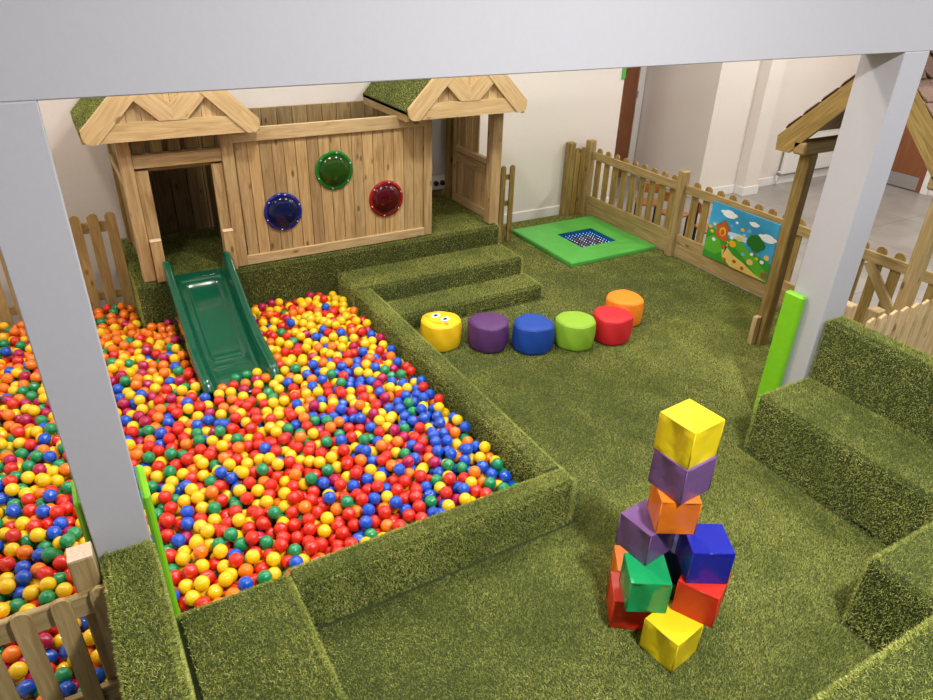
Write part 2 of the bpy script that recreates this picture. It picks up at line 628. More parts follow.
# skirting boards
struct(MB().span((3.95, YB - .018, 0), (6.53, YB, .13), bev=.004), 'baseboard_back', M['trim'])
struct(MB().span((8.05, 6.912, 0), (8.72, 6.93, .13), bev=.004), 'baseboard_right_of_alcove', M['trim'])
struct(MB().span((8.702, 6.742, 0), (9.038, 6.76, .13), bev=.004).span((8.702, 6.76, 0), (8.72, 6.912, .13), bev=.004).span((9.02, 6.76, 0), (9.038, 6.972, .13), bev=.004), 'baseboard_pier', M['trim'])
struct(MB().span((9.038, 6.972, 0), (XR, 6.99, .13), bev=.004), 'baseboard_far', M['trim'])
struct(MB().span((XR - .018, 6.75, 0), (XR, 6.97, .13), bev=.004).span((XR - .018, -1.2, 0), (XR, 5.45, .13), bev=.004), 'baseboard_right', M['trim'])
# alcove door
def at_plane_y(px, py, Y):
    d = fw + r2 * ((px - 466.5) / 699.4) + d2 * ((py - 350) / 699.4)
    return CAM + d * (Y / d.y)
d0 = at_plane_y(612, 160, 8.32).x - .55
d1 = at_plane_y(640, 66, 8.32).x
do = struct(MB().span((d0, 8.305, .01), (d1, 8.345, 2.1), bev=.003, grain=2), 'door_1', M['door_wood'])
hb = part(MB().box((d1 + .006, 8.30, 1.25), (.03, .03, .1), bev=.003), 'door_hinge', M['steel'], do)
struct(MB().span((d1 + .01, 8.30, 0), (d1 + .13, 8.348, 2.2), bev=.004).span((d0 - .12, 8.30, 0), (d0 - .01, 8.348, 2.2), bev=.004).span((d0 - .12, 8.30, 2.11), (d1 + .13, 8.348, 2.22), bev=.004), 'trim_1', M['trim'])
# right-hand door with kick plate and vision panel
do2 = struct(MB().span((XR - .045, 5.68, .01), (XR - .003, 6.68, 2.1), bev=.003, grain=2), 'door_2', M['door_wood'])
part(MB().span((XR - .05, 5.74, .02), (XR - .046, 6.66, .22), bev=.001), 'kick_plate', M['steel'], do2)
part(MB().span((XR - .053, 5.74, .86), (XR - .046, 5.95, 1.65), bev=.003, grain=2), 'glass_bead', M['wood_fence'], do2)
part(MB().span((XR - .056, 5.77, .89), (XR - .0535, 5.92, 1.62), bev=.001), 'vision_panel', mat_plain('pale_glass', (.85, .87, .85), .1), do2)
struct(MB().span((XR - .05, 5.56, 0), (XR - .002, 5.67, 2.2), bev=.004).span((XR - .05, 6.69, 0), (XR - .002, 6.74, 2.2), bev=.004), 'trim_2', M['trim'])

# pillars and downstand beam between the camera and the play area
PY0, PY1 = 2.431, 2.69
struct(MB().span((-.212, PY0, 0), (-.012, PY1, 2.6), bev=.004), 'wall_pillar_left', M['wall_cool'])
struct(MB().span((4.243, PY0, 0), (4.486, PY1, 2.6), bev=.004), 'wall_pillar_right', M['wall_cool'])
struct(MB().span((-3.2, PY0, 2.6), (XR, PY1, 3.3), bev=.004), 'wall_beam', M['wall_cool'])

# ================================================================== BUILT-IN TURF SURFACES
FLX = 5.975   # inside line of the long picket fence
EXC = [  # (x0,x1,y0,y1) under built-ins
    (-3, .5, -2, 2.43), (-3, 2.24, 2.41, 7.3), (2.2, 3.94, 5.12, 7.3), (3.76, 5, 1.45, 2.46), (3.03, 6, -1, 1.13),
    (4.70, 6.1, 5.66, 6.87), (0, 9, -2, .62)]
def floor_mask(p):
    ok = np.ones(len(p), bool)
    for x0, x1, y0, y1 in EXC:
        ok &= ~((p[:, 0] > x0 - .018) & (p[:, 0] < x1 + .018) & (p[:, 1] > y0 - .018) & (p[:, 1] < y1 + .018))
    return ok
tf = thing('artificial_turf', 'short green artificial turf covering the play area floor', 'artificial grass', (3.5, 4, 0))
tf['kind'] = 'stuff'
mb = MB().span((.3, -.3, .0005), (FLX + .02, 7.2, .006), bev=.001)
part(mb, 'turf_backing', M['gbase'], tf)
rects = []
for (x0, x1, y0, y1, D) in ((.5, 5.0, .5, 2.5, 52000), (2.2, 5.975, 2.5, 4.2, 36000), (2.2, 5.975, 4.2, 7.2, 22000)):
    rects.append(((x0, y0, .006), (x1 - x0, 0, 0), (0, y1 - y0, 0), (0, 0, 1), D, floor_mask))
pile('turf_pile', tf, rects)

# ball pit wall (L-shape)
r = thing('ball_pit_edging', 'low turf-covered L-shaped wall edging the ball pit', 'low wall', (2.155, 2.5, 0))
turf_box_parts(r, [((2.07, 2.56, .006), (2.24, 5.465, .34), ('top', '+x', '-x')),
                   ((.53, 2.411, .006), (2.24, 2.575, .34), ('top', '-y', '+y', '+x'))])
# two steps
turf_block('turf_step', 'lower turf-covered step in front of the playhouse deck', 'step', (2.245, 5.12, .006), (3.94, 5.465, .17), ('top', '-y', '+x'), group='turf steps up to the deck')
turf_block('turf_step', 'upper turf-covered step directly below the deck edge', 'step', (2.07, 5.47, .006), (3.92, 5.925, .34), ('top', '-y', '+x', '-x'), group='turf steps up to the deck')
# deck
turf_block('turf_deck', 'raised turf-covered deck carrying the wooden playhouse', 'deck', (.33, 5.93, .006), (3.925, 7.2, .53), ('top', '-y', '-x', '+x'))
# benches: seat and backrest blocks
def bench(label, loc, seat, sf, back, bf):
    r = thing('turf_bench', label, 'bench', loc, 0, 'turf-covered benches')
    for nm, lo_hi, fc in (('seat', seat, sf), ('backrest', back, bf)):
        turf_box_parts(r, [(lo_hi[0], lo_hi[1], fc)], names=(nm, 'turf_pile'))
bench('turf-covered bench at bottom left beside the left white pillar and ball pit', (.16, 1.4, 0),
      ((.005, .3, .012), (.515, 2.408, .485)), ('top', '+x', '+y'), ((-.205, .5, .012), (-.004, 2.428, .925)), ('top', '-x', '+x', '+y'))
bench('two-tier turf-covered bench beside the right white pillar', (4.1, 1.8, 0),
      ((3.750, 1.16, .012), (4.275, 2.432, .485)), ('top', '-x', '+y'), ((4.268, 1.16, .012), (4.44, 2.428, .935)), ('top', '-x', '+y'))
bench('turf-covered bench cut off by the bottom right corner of the photo', (3.4, .8, 0),
      ((3.02, .66, .012), (4.255, 1.15, .485)), ('top', '-x', '+y'), ((1.65, .38, .012), (4.255, .655, .935)), ('top', '+y', '-x'))

# ================================================================== PADS ON PILLARS
def pad(lo, hi, label):
    o = MB().span(lo, hi, bev=.012)
    return single(o, 'pillar_pad', M['lime'], label, 'safety pad', ((lo[0] + hi[0]) / 2, (lo[1] + hi[1]) / 2, lo[2]), 'lime green safety pads on the pillars')
pad((4.180, 2.57, .02), (4.238, 2.715, 1.04), 'tall lime green pad on the right white pillar')
pad((-.008, 2.45, .01), (.026, 2.68, 1.10), 'lime green pad on the right side of the left white pillar')
pad((-.242, 2.50, .01), (-.216, 2.68, 1.12), 'lime green pad on the left side of the left white pillar')

# ================================================================== WOODEN PLAYHOUSE
D0 = .535
ph = thing('playhouse_wall', 'boarded wooden playhouse front with three round coloured windows', 'playhouse', (2.2, 6.0, D0))
mb = MB()
x = 1.285
pl_w = (3.03 - 1.285) / 17
for i in range(17):
    mb.span((x + .0025, 6.0, D0 + .07), (x + pl_w - .0025, 6.018, 1.63), bev=.003, grain=2)
    x += pl_w
part(mb, 'plank_panel', M['wood'], ph)
part(MB().span((1.27, 5.975, 1.605), (3.06, 6.0, 1.72), bev=.004), 'top_rail', M['wood_pale'], ph)
part(MB().span((1.27, 5.975, D0), (3.03, 6.0, D0 + .085), bev=.004), 'bottom_rail', M['wood_pale'], ph)
part(MB().span((3.034, 5.985, D0), (3.12, 6.07, 1.70), bev=.005), 'corner_post', M['wood'], ph)
# nails on plank heads
mb = MB()
for i in range(17):
    for dz in (D0 + .11, D0 + .13, 1.585, 1.57):
        for dx in (.025, .08):
            xx = 1.285 + i * pl_w + dx
            mb.cyl((xx, 6.001, dz), (xx, 5.999, dz), .0028, 6)
part(mb, 'nail_heads', M['steel'], ph)
def porthole(cx, cz, rad, col, rim, nm):
    g = MB()
    seg = 40
    prof = [(rad * .80, 0.0), (rad * .80, .012), (rad * .86, .016), (rad * .97, .014), (rad, .006), (rad, 0)]
    rot = Matrix.Rotation(R(90), 3, 'X')
    g.lathe(prof, seg, (cx, 5.999, cz), rot)
    o = part(g, 'porthole_window', rim, ph)
    o['label'] = nm + ' round domed window'
    g = MB()
    n = 9
    prof = [(rad * .83 * math.cos(math.pi / 2 * i / n), -.002 + rad * .38 * math.sin(math.pi / 2 * i / n)) for i in range(n)] + [(0, -.002 + rad * .38)]
    g.lathe(prof, seg, (cx, 5.999, cz), rot)
    part(g, 'dome', col, o)
    g = MB()
    for k in range(6):
        a = R(60 * k + 20)
        bx, bz = cx + rad * .91 * math.cos(a), cz + rad * .91 * math.sin(a)
        g.cyl((bx, 5.985, bz), (bx, 5.978, bz), .007, 8, r1=.005)
    part(g, 'bolts', M['white_plastic'], o)
porthole(1.636, .97, .172, mat_dome('dome_blue', (.004, .008, .06)), mat_glossy('rim_blue', (.006, .010, .24)), 'blue')
porthole(2.134, 1.285, .176, mat_dome('dome_green', (.018, .065, .006)), mat_glossy('rim_green', (.004, .19, .02)), 'green')
porthole(2.633, .96, .176, mat_dome('dome_red', (.075, .002, .005)), mat_glossy('rim_red', (.34, .004, .012)), 'red')

# rear boarded wall of the playhouse
mb = MB()
x = .42
while x < 3.9:
    wv = .155
    mb.span((x + .003, 7.1, D0), (min(x + wv - .003, 3.93), 7.125, 1.655), bev=.004, grain=2)
    x += wv
mb.span((.42, 7.125, 1.2), (3.93, 7.16, 1.3), bev=.004)
single(mb, 'rear_board_fence', M['wood_dark'], 'weathered boarded screen closing the back of the playhouse deck', 'board wall', (2.1, 7.1, D0))

def house(name, label, x0, x1, yf, group, FD=.0):
    """gabled house: x0..x1 gable tips, front gable plane yf, posts behind it"""
    cxm = (x0 + x1) / 2; half = (x1 - x0) / 2
    r = thing(name, label, 'playhouse', (cxm, 6.03, D0), 0, group)
    zt0, zt1 = 1.715, 1.85       # tie board
    t0, t1 = yf, yf + .03
    fn = lambda a, b, t: (a, t, b)
    # tie board with bevelled ends
    part(MB().prism([(x0 + .10, zt0), (x1 - .10, zt0), (x1 - .20, zt1), (x0 + .20, zt1)], t0, t1, fn), 'tie_board', M['wood_pale'], r)
    bw = .20
    peak = zt1 + half + .0
    for s in (-1, 1):
        X = lambda d: cxm + s * d
        # barge board, 45 degrees, rounded foot
        pts = [(X(half - .09), zt0), (X(half - .03), zt0 + .008), (X(half - .002), zt0 + .05), (X(half), zt1 - .01), (X(0), zt1 - .01 + half), (X(0), zt1 - .01 + half - bw * 1.25), (X(half - .10), zt0)]
        pts = [(X(half - .10), zt0 - .004), (X(half - .04), zt0), (X(half - .012), zt0 + .02), (X(half), zt0 + .055), (X(half), zt0 + .10),
               (X(0), zt0 + .10 + half), (X(0), zt0 + half - .10)]
        part(MB().prism(pts, t0 - .012, t1 - .006, fn, grain=(-s * .707, .707)), 'barge_board', M['wood_pale'], r)
        # V brace board leaning outwards from centre of tie board
        hb = .14
        a0 = .0
        L_ = half * .55
        pts = [(X(0), zt1), (X(.10), zt1), (X(.10 + L_ * .5), zt1 + L_ * .5), (X(.10 + L_ * .5 - .10), zt1 + L_ * .5 + .10), (X(0), zt1 + .10 + .02)]
        part(MB().prism(pts, t0 - .006, t1, fn, grain=(s * .707, .707)), 'brace_board', M['wood_pale'], r)
    # boarded gable infill
    mb = MB(); n = 10; wv = (2 * half - .2) / n
    for i in range(n):
        xa = x0 + .10 + i * wv
        xb = xa + wv
        ha = zt0 + .08 + half - max(abs(xa - cxm), abs(xb - cxm)) - .02
        mb.span((xa + .002, t1 + .001, zt1 - .05), (xb - .002, t1 + .018, max(zt1 - .03, ha)), bev=.002, grain=2)
    part(mb, 'gable_panel', M['wood_pale'], r)
    # turfed roof slopes with fascia
    yb = 6.76
    for s in (-1, 1):
        X = lambda d: cxm + s * d
        e = half + .005
        ridge_z = zt0 + .12 + half
        pts = [(X(e), zt0 + .075), (X(0), ridge_z - .028), (X(0), ridge_z - .058), (X(e), zt0 + .045)]
        rp = part(MB().prism(pts, t0 + .015, yb, fn, grain=(0, 1)), 'roof_slope', M['gbase'], r)
        fa = part(MB().span((X(e - .028), t1, zt0 - FD), (X(e), yb, zt0 + .07), bev=.003), 'fascia', M['wood_fence'], r)
        # pile on slope
        o = (X(e), t0 + .05, zt0 + .075)
        nrm = (s * .707, 0, .707)
        pile('turf_pile', r, [(o, (X(0) - X(e), 0, ridge_z - zt0 - .103), (0, yb - t0 - .05, 0), nrm, 14000, None)])
    return r

hl = house('gabled_playhouse', 'left gabled wooden playhouse with doorway behind the green slide', .185, 1.475, 5.84, 'gabled playhouses on the deck')
def P_(root, nm, lo, hi, mat='wood', grain=None, bev=.004):
    return part(MB().span(lo, hi, bev=bev, grain=grain), nm, M[mat], root)
P_(hl, 'post', (.405, 5.97, D0), (.50, 6.07, 1.72), 'wood')
P_(hl, 'post', (1.175, 5.97, D0), (1.272, 6.07, 1.72), 'wood')
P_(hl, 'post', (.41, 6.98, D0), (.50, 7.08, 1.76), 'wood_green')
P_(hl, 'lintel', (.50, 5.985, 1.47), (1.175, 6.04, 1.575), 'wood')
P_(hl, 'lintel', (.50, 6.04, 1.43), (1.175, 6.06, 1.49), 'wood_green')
mb = MB()
for i in range(5):
    xa = .515 + i * .135
    mb.span((xa, 6.045, 1.575), (xa + .09, 6.06, 1.76), bev=.003, grain=2)
part(mb, 'gable_slats', M['wood_green'], hl)
P_(hl, 'door_jamb', (.503, 6.0, D0), (.60, 6.03, 1.45), 'wood')
P_(hl, 'door_jamb', (1.085, 6.0, D0), (1.173, 6.03, 1.45), 'wood')
mb = MB()
for i in range(6):
    ya = 6.09 + i * .15
    mb.span((.44, ya + .003, D0), (.46, ya + .147, 1.66), bev=.003, grain=2)
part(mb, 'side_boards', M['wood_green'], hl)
mb = MB()
for i in range(6):
    ya = 6.09 + i * .16
    mb.span((1.215, ya + .003, D0), (1.235, ya + .157, 1.7), bev=.003, grain=2)
part(mb, 'side_boards', M['wood_dark'], hl)
P_(hl, 'side_rail', (.41, 6.09, 1.3), (.438, 6.97, 1.38), 'wood')
for xa in (.506, 1.088):
    h = part(MB().prism([(5.93, D0), (5.968, D0), (5.968, .895), (5.945, .895), (5.93, .885)], xa, xa + .082, lambda a, b, t: (t, a, b), grain=(0, 1)), 'grab_board', M['wood'], hl)
    part(MB().prism([(5.928, .884), (5.945, .896), (5.968, .896), (5.968, .900), (5.944, .900), (5.926, .888)], xa - .001, xa + .083, lambda a, b, t: (t, a, b)), 'sawn_top', M['end_grain'], h)

hr = house('gabled_playhouse', 'right gabled wooden playhouse with open front and stable-door side', 2.755, 4.0, 5.74, 'gabled playhouses on the deck', FD=.02)
P_(hr, 'post', (3.80, 5.99, D0), (3.915, 6.10, 1.76), 'wood')
P_(hr, 'post', (3.83, 6.93, D0), (3.915, 7.03, 1.76), 'wood_green')
# side wall seen from inside: half-height framed panel below, open window above
P_(hr, 'side_stile', (3.865, 6.10, D0), (3.915, 6.20, 1.74), 'wood', 2)
P_(hr, 'side_stile', (3.865, 6.84, D0), (3.915, 6.92, 1.74), 'wood', 2)
P_(hr, 'side_rail', (3.86, 6.20, D0), (3.91, 6.84, D0 + .09), 'wood', 1)
P_(hr, 'side_rail', (3.855, 6.20, 1.11), (3.915, 6.84, 1.17), 'wood_pale', 1)
P_(hr, 'side_rail', (3.86, 6.20, 1.0), (3.905, 6.84, 1.10), 'wood', 1)
mb = MB()
for i in range(5):
    ya = 6.2 + i * .128
    mb.span((3.888, ya + .002, D0 + .09), (3.905, ya + .126, 1.0), bev=.003, grain=2)
part(mb, 'side_boards', M['wood'], hr)
mb = MB()
for i in range(3):
    ya = 6.43 + i * .137
    mb.span((3.90, ya + .004, 1.17), (3.916, ya + .125, 1.74), bev=.003, grain=2)
part(mb, 'shutter_boards', M['wood'], hr)

# framed mesh panel with knobs inside the right playhouse
ap = thing('play_oven', 'white framed grey mesh panel with round knobs inside the right playhouse', 'play panel', (3.6, 7.06, .62))
part(MB().span((3.30, 7.05, .62), (3.88, 7.095, 1.66), bev=.012), 'case', M['white_plastic'], ap)
part(MB().span((3.335, 7.043, .80), (3.835, 7.052, 1.62), bev=.003), 'mesh_panel', M['grey_mesh'], ap)
for kx in (3.48, 3.60, 3.72, 3.80):
    part(MB().cyl((kx, 7.05, .705), (kx, 7.025, .705), .028, 20).cyl((kx, 7.025, .705), (kx, 7.018, .705), .016, 16), 'knob', M['black'], ap)

# ================================================================== SLIDE
sl = thing('slide', 'dark green plastic slide running from the playhouse doorway into the balls', 'slide', (.83, 5.3, 0))
path = [(5.882, .548), (5.86, .546), (5.82, .538), (5.76, .515), (5.66, .465), (5.52, .39), (5.36, .305), (5.2, .228), (5.06, .175), (4.92, .142), (4.78, .125), (4.66, .115), (4.60, .10)]
wallh = [.14, .19, .205, .195, .175, .165, .16, .155, .15, .15, .145, .13, .07]
def resample(a, n):
    t = np.linspace(0, len(a) - 1, n)
    k = np.minimum(t.astype(int), len(a) - 2); f = t - k
    # catmull-rom
    A = np.array(a, float).reshape(len(a), -1)
    A = np.vstack([2 * A[0] - A[1], A, 2 * A[-1] - A[-2]])
    p0, p1, p2, p3 = A[k], A[k + 1], A[k + 2], A[k + 3]
    f = f[:, None]
    return .5 * (2 * p1 + (p2 - p0) * f + (2 * p0 - 5 * p1 + 4 * p2 - p3) * f ** 2 + (3 * p1 - p0 - 3 * p2 + p3) * f ** 3)
NP = 64
pp = resample(path, NP); wh = resample(wallh, NP)[:, 0]
V = []
for i in range(NP):
    y, z = pp[i]; h = wh[i]
    t = i / (NP - 1)
    fl_ = 0.012 * max(0, math.sin((t - .55) / .45 * math.pi)) if t > .55 else 0
    hw = .275 + fl_
    rec = .024 * (1 / (1 + math.exp(-(t - .22) * 90))) * (1 / (1 + math.exp((t - .66) * 90)))
    rib = .010 * (math.exp(-((t - .745) / .012) ** 2) + math.exp(-((t - .775) / .010) ** 2))
    half = [(0, -rec + rib), (.06, -rec + rib), (.105, -rec + rib), (.120, -rec * .85 + rib), (.130, .0 + rib * .6), (.155, .003), (.178, .012), (.192, .035), (.202, h * .5), (.210, h * .82),
            (.220, h * .95), (.233, h), (hw - .018, h), (hw - .005, h * .95), (hw, h * .85), (hw + .003, h * .4), (hw + .003, -.05), (hw + .003, -.12), (hw - .004, -.125)]
    sec = [(-a, b) for a, b in reversed(half)] + half[1:]
    # closing underside
    V.append([(.83 + a, y, z + b) for a, b in sec])
ns = len(V[0])
mb = MB()
vv = [p for s_ in V for p in s_]
ff = []
for i in range(NP - 1):
    for j in range(ns - 1):
        ff.append([i * ns + j, (i + 1) * ns + j, (i + 1) * ns + j + 1, i * ns + j + 1])
mb.add(vv, ff, 0, True)
so = part(mb, 'chute', M['slide'], sl)
part(MB().span((.592, 5.875, .538), (1.084, 5.99, .548), bev=.004), 'lip', M['slide'], sl)
md = so.modifiers.new('thick', 'SOLIDIFY'); md.thickness = .006; md.offset = -1

turf_block('landing_pad', 'low turf pad half buried in balls at the foot of the slide', 'turf pad', (.53, 4.28, .006), (1.14, 4.57, .11), ('top',), bev=.02)

# ================================================================== PICKET FENCES
def picket_pts(c, w, z0, z1, n=7):
    r_ = w / 2
    pts = [(c - r_, z0), (c + r_, z0)]
    for i in range(n + 1):
        a = math.pi * i / n
        pts.append((c + r_ * math.cos(a), z1 - r_ + r_ * math.sin(a)))
    return pts
def fence_x(label, x0, x1, y, z0, z1, rails, pitch, w, mat='wood_fence', start=None, side=-1, loc=None, group='picket fences round the play area', posts=()):
    """fence running along x; pickets on side (-1 = towards -y) of rails"""
    r = thing('picket_fence', label, 'fence', ((x0 + x1) / 2, y, 0), 0, group)
    for (a, b) in rails:
        P_(r, 'rail', (x0, y, a), (x1, y + .03, b), mat)
    x = x0 + w / 2 if start is None else start
    while x + w / 2 <= x1 + .01:
        ya = y - .021 if side < 0 else y + .031
        part(MB().prism(picket_pts(x, w, z0, z1), ya, ya + .02, lambda a, b, t: (a, t, b), grain=(0, 1)), 'picket', M[mat], r)
        x += pitch
    for (px_, py_, s, h) in posts:
        P_(r, 'post', (px_ - s / 2, py_ - s / 2, z0 * 0), (px_ + s / 2, py_ + s / 2, h), mat, 2, .008)
    return r
def fence_y(label, x, y0, y1, z0, z1, rails, pitch, w, mat='wood_fence', start=None, side=1, group='picket fences round the play area'):
    r = thing('picket_fence', label, 'fence', (x, (y0 + y1) / 2, 0), 0, group)
    for rl in rails:
        a, b = rl[:2]
        P_(r, 'rail', (x, y0, a), (x + .03, y1, b), mat)
    y = y0 + w / 2 if start is None else start
    while y + w / 2 <= y1 + .01:
        xa = x + .031 if side > 0 else x - .021
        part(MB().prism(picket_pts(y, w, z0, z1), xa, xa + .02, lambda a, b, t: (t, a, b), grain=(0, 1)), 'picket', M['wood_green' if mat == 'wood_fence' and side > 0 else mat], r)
        y += pitch
    return r
# left, beyond the pit
fence_x('tall rounded picket fence at the far left end of the ball pit', -1.3, .322, 6.50, .03, 1.01, ((.84, .93), (.22, .30)), .137, .088, 'wood_fence', start=-1.226)
# near left
nf = fence_x('picket fence nearest the viewer at bottom left of the ball pit', -1.35, -.205, 2.305, .03, .868, ((.73, .835), (.22, .31)), .131, .066, 'wood_fence', start=-1.278)
P_(nf, 'post', (-.305, 2.337, .005), (-.215, 2.425, .985), 'wood_fence', 2, .006)
part(MB().span((-.303, 2.339, .9845), (-.217, 2.423, .987), bev=.001), 'post_top', M['end_grain'], nf)
# long right fence in panels between square posts
FX = 5.98
RA = ((.761, .858), (.172, .282), (.02, .168))
f1 = fence_y('long fence panel between the corner and the second square post', FX, 5.50, 7.02, .03, .91, RA, .166, .088, start=5.60)
f2 = fence_y('long fence panel carrying the coloured garden picture', FX, 3.53, 5.39, .03, .91, RA, .166, .088, start=3.60)
f3 = fence_y('fence panel with diagonal brace under the shingled shelter', FX, 2.02, 3.42, .02, .915, ((.761, .858), (.10, .19)), .166, .088, start=2.12)
part(MB().box((FX + .012, 2.92, .47), (.03, .09, .78), bev=.003, rot=Matrix.Rotation(R(-42), 3, 'X'), grain=2).box((FX + .012, 2.92, .47), (.001, .001, .001)), 'brace', M['wood_fence'], f3)
f4 = fence_y('far fence panel right of the shelter post', FX, .9, 1.95, .02, .915, ((.761, .858), (.10, .19)), .166, .088, start=1.0)
def post(x, y, s, h, label, mat='wood_fence', z0=.008):
    r = MB().span((x - s / 2, y - s / 2, z0), (x + s / 2, y + s / 2, h), bev=.008, grain=2)
    return single(r, 'fence_post', M[mat], label, 'fence post', (x, y, z0), 'square fence posts')
post(FX + .005, 5.445, .10, 1.0, 'square wooden post in the middle of the long right fence')
post(FX + .01, 7.08, .10, .99, 'right square post at the fence corner behind the green mat')
post(5.72, 7.15, .10, .97, 'left square post at the fence corner, against the white wall', 'wood_green')
post(FX + .01, 3.475, .09, .9, 'short square post in the fence behind the shelter post')
post(4.59, 2.475, .085, .955, 'pale short square post just behind the right turf backrest', 'wood_pale')
post(4.70, 2.34, .09, .95, 'square post where the slatted fence starts behind the backrest', 'wood_fence')
cf = fence_x('short two-picket fence return at the far corner by the wall', 5.77, 5.935, 7.12, .02, .90, ((.70, .78), (.25, .33)), .088, .075, 'wood_green', start=5.81)
# short fence standing right of deck
gf = fence_x('narrow two-picket fence end standing beside the playhouse deck', 4.05, 4.54, 6.66, .02, .93, ((.76, .82), (.45, .51), (.15, .21)), .122, .062, 'wood_green', start=4.137)
# pale slatted fence running right behind bench
sf = thing('slatted_fence', 'pale close-slatted fence behind the right turf backrest', 'fence', (5.0, 2.25, 0))
P_(sf, 'rail', (4.46, 2.262, .78), (5.8, 2.29, .85), 'wood_pale')
P_(sf, 'rail', (4.46, 2.262, .15), (5.8, 2.29, .22), 'wood_pale')
x = 4.47
while x < 5.8:
    part(MB().prism([(x, .02), (x + .078, .02), (x + .078, .945), (x + .06, .957), (x, .935)], 2.24, 2.26, lambda a, b, t: (a, t, b), grain=(0, 1)), 'slat', M['wood_pale'], sf)
    x += .128

# garden picture panel
gp = thing('garden_picture', 'colourful garden picture with red hut, tree and clouds fixed to the fence', 'picture panel', (FX, 4.48, .22))
GY0, GY1, GZ0, GZ1 = 4.10, 4.96, .195, .805
part(MB().span((FX - .018, GY0, GZ0), (FX - .0085, GY1, GZ1), bev=.002), 'board', mat_plain('panel_sky', (.05, .36, .66), .3, 0, 3, .3), gp)
mats = [mat_plain('paint_%d' % i, c, .35) for i, c in enumerate([
    (.04, .30, .03), (.10, .42, .03), (.80, .85, .88), (.55, .10, .03), (.02, .16, .02), (.75, .55, .14), (.80, .45, .02), (.30, .12, .05), (.16, .45, .70), (.55, .70, .85)])]
def shp(mb, pts, lay, m):
    # (s,t) 0..1 across from far (left in photo) to near, t up
    xx = FX - .018 - .0009 * lay
    mb.prism([(GY1 - s * (GY1 - GY0), GZ0 + t * (GZ1 - GZ0)) for s, t in pts], xx, xx + .0006, lambda a, b, t: (t, a, b), mat=m)
def ell(cx_, cy_, rx, ry, n=16): return [(cx_ + rx * math.cos(2 * math.pi * i / n), cy_ + ry * math.sin(2 * math.pi * i / n)) for i in range(n)]
g = MB()
shp(g, [(.0, 0), (1, 0), (1, .32), (.85, .36), (.65, .40), (.5, .50), (.3, .47), (.12, .55), (0, .53)], 1, 0)
shp(g, [(.35, .45), (.55, .48), (.8, .30), (1, .12), (1, 0), (.9, 0), (.6, .25)], 2, 1)
shp(g, [(0, .3), (.1, .42), (.22, .38), (.3, .2), (.18, .1), (0, .12)], 2, 1)
shp(g, [(.33, .42), (.37, .40), (.33, .33), (.45, .22), (.62, .16), (.8, .06), (.98, 0), (.45, 0), (.3, .12), (.28, .22), (.36, .33)], 3, 5)
for (cx_, cy_, k) in ((.28, .88, 1), (.66, .86, .6), (.88, .72, 1)):
    for dx, dy, rr in ((-.08, 0, .04), (0, .02, .055), (.07, 0, .045), (.0, -.02, .08)):
        shp(g, ell(cx_ + dx * k, cy_ + dy * k, rr * k * 1.3, rr * k * .7), 1 + abs(dx) * 9 + dy, 2)
shp(g, ell(.5, .55, .2, .05), 1.2, 9)
shp(g, [(.15, .42), (.32, .38), (.32, .60), (.24, .74), (.13, .62)], 4, 3)
shp(g, [(.11, .60), (.25, .76), (.36, .60), (.33, .58), (.24, .70), (.13, .58)], 5, 7)
shp(g, ell(.24, .54, .05, .08), 6, 6)
shp(g, ell(.24, .53, .03, .055), 7, 3)
for (cx_, cy_) in ((.68, .55), (.74, .62), (.80, .56), (.75, .50), (.70, .60)):
    shp(g, ell(cx_, cy_, .075, .085), 4 + cx_, 4)
shp(g, [(.74, .38), (.77, .38), (.76, .52), (.745, .52)], 4.5, 7)
for (cx_, cy_, rr, m_) in ((.04, .55, .03, 6), (.08, .48, .03, 6), (.10, .62, .03, 5), (.42, .40, .055, 6), (.39, .50, .03, 2), (.50, .53, .045, 5), (.60, .30, .03, 8), (.72, .36, .025, 2),
                           (.80, .32, .025, 6), (.88, .30, .03, 2), (.35, .08, .03, 3), (.50, .12, .03, 7), (.63, .06, .03, 3), (.42, .78, .022, 2), (.52, .70, .03, 6), (.35, .70, .02, 8), (.62, .72, .03, 8), (.13, .35, .03, 2), (.72, .22, .05, 5), (.95, .10, .05, 7), (.93, .40, .04, 5), (.30, .30, .03, 3), (.56, .62, .02, 5)):
    shp(g, ell(cx_, cy_, rr, rr * 1.1, 8), 5 + rr * 20, m_)
part(g, 'painted_scene', mats, gp)
# small brown chairs seen between the pickets
def chair(x, y, rz, label):
    r = thing('child_chair', label, 'chair', (x, y, .004), rz, 'small chairs beyond the long fence')
    MB().box((0, 0, .30), (.30, .29, .03), bev=.008).build('seat', M['chair'], r)
    for a in (-1, 1):
        for b in (-1, 1):
            MB().box((a * .125, b * .12, .142), (.03, .03, .284), bev=.004).build('leg', M['black'], r)
        MB().box((a * .125, .135, .44), (.03, .025, .26), bev=.004).build('back_post', M['black'], r)
    MB().box((0, .125, .52), (.31, .02, .12), bev=.006).build('backrest', M['chair'], r)
M['chair'] = mat_wood('orange_plywood', (.38, .13, .03), (.50, .19, .05), (.58, .25, .08), .4)
chair(6.47, 6.42, R(140), 'small brown chair beyond the fence, nearest the far corner')
chair(6.45, 5.92, R(100), 'small brown chair beyond the fence, left of the middle post')
chair(6.42, 5.32, R(60), 'small brown chair beyond the fence, beside the garden picture')

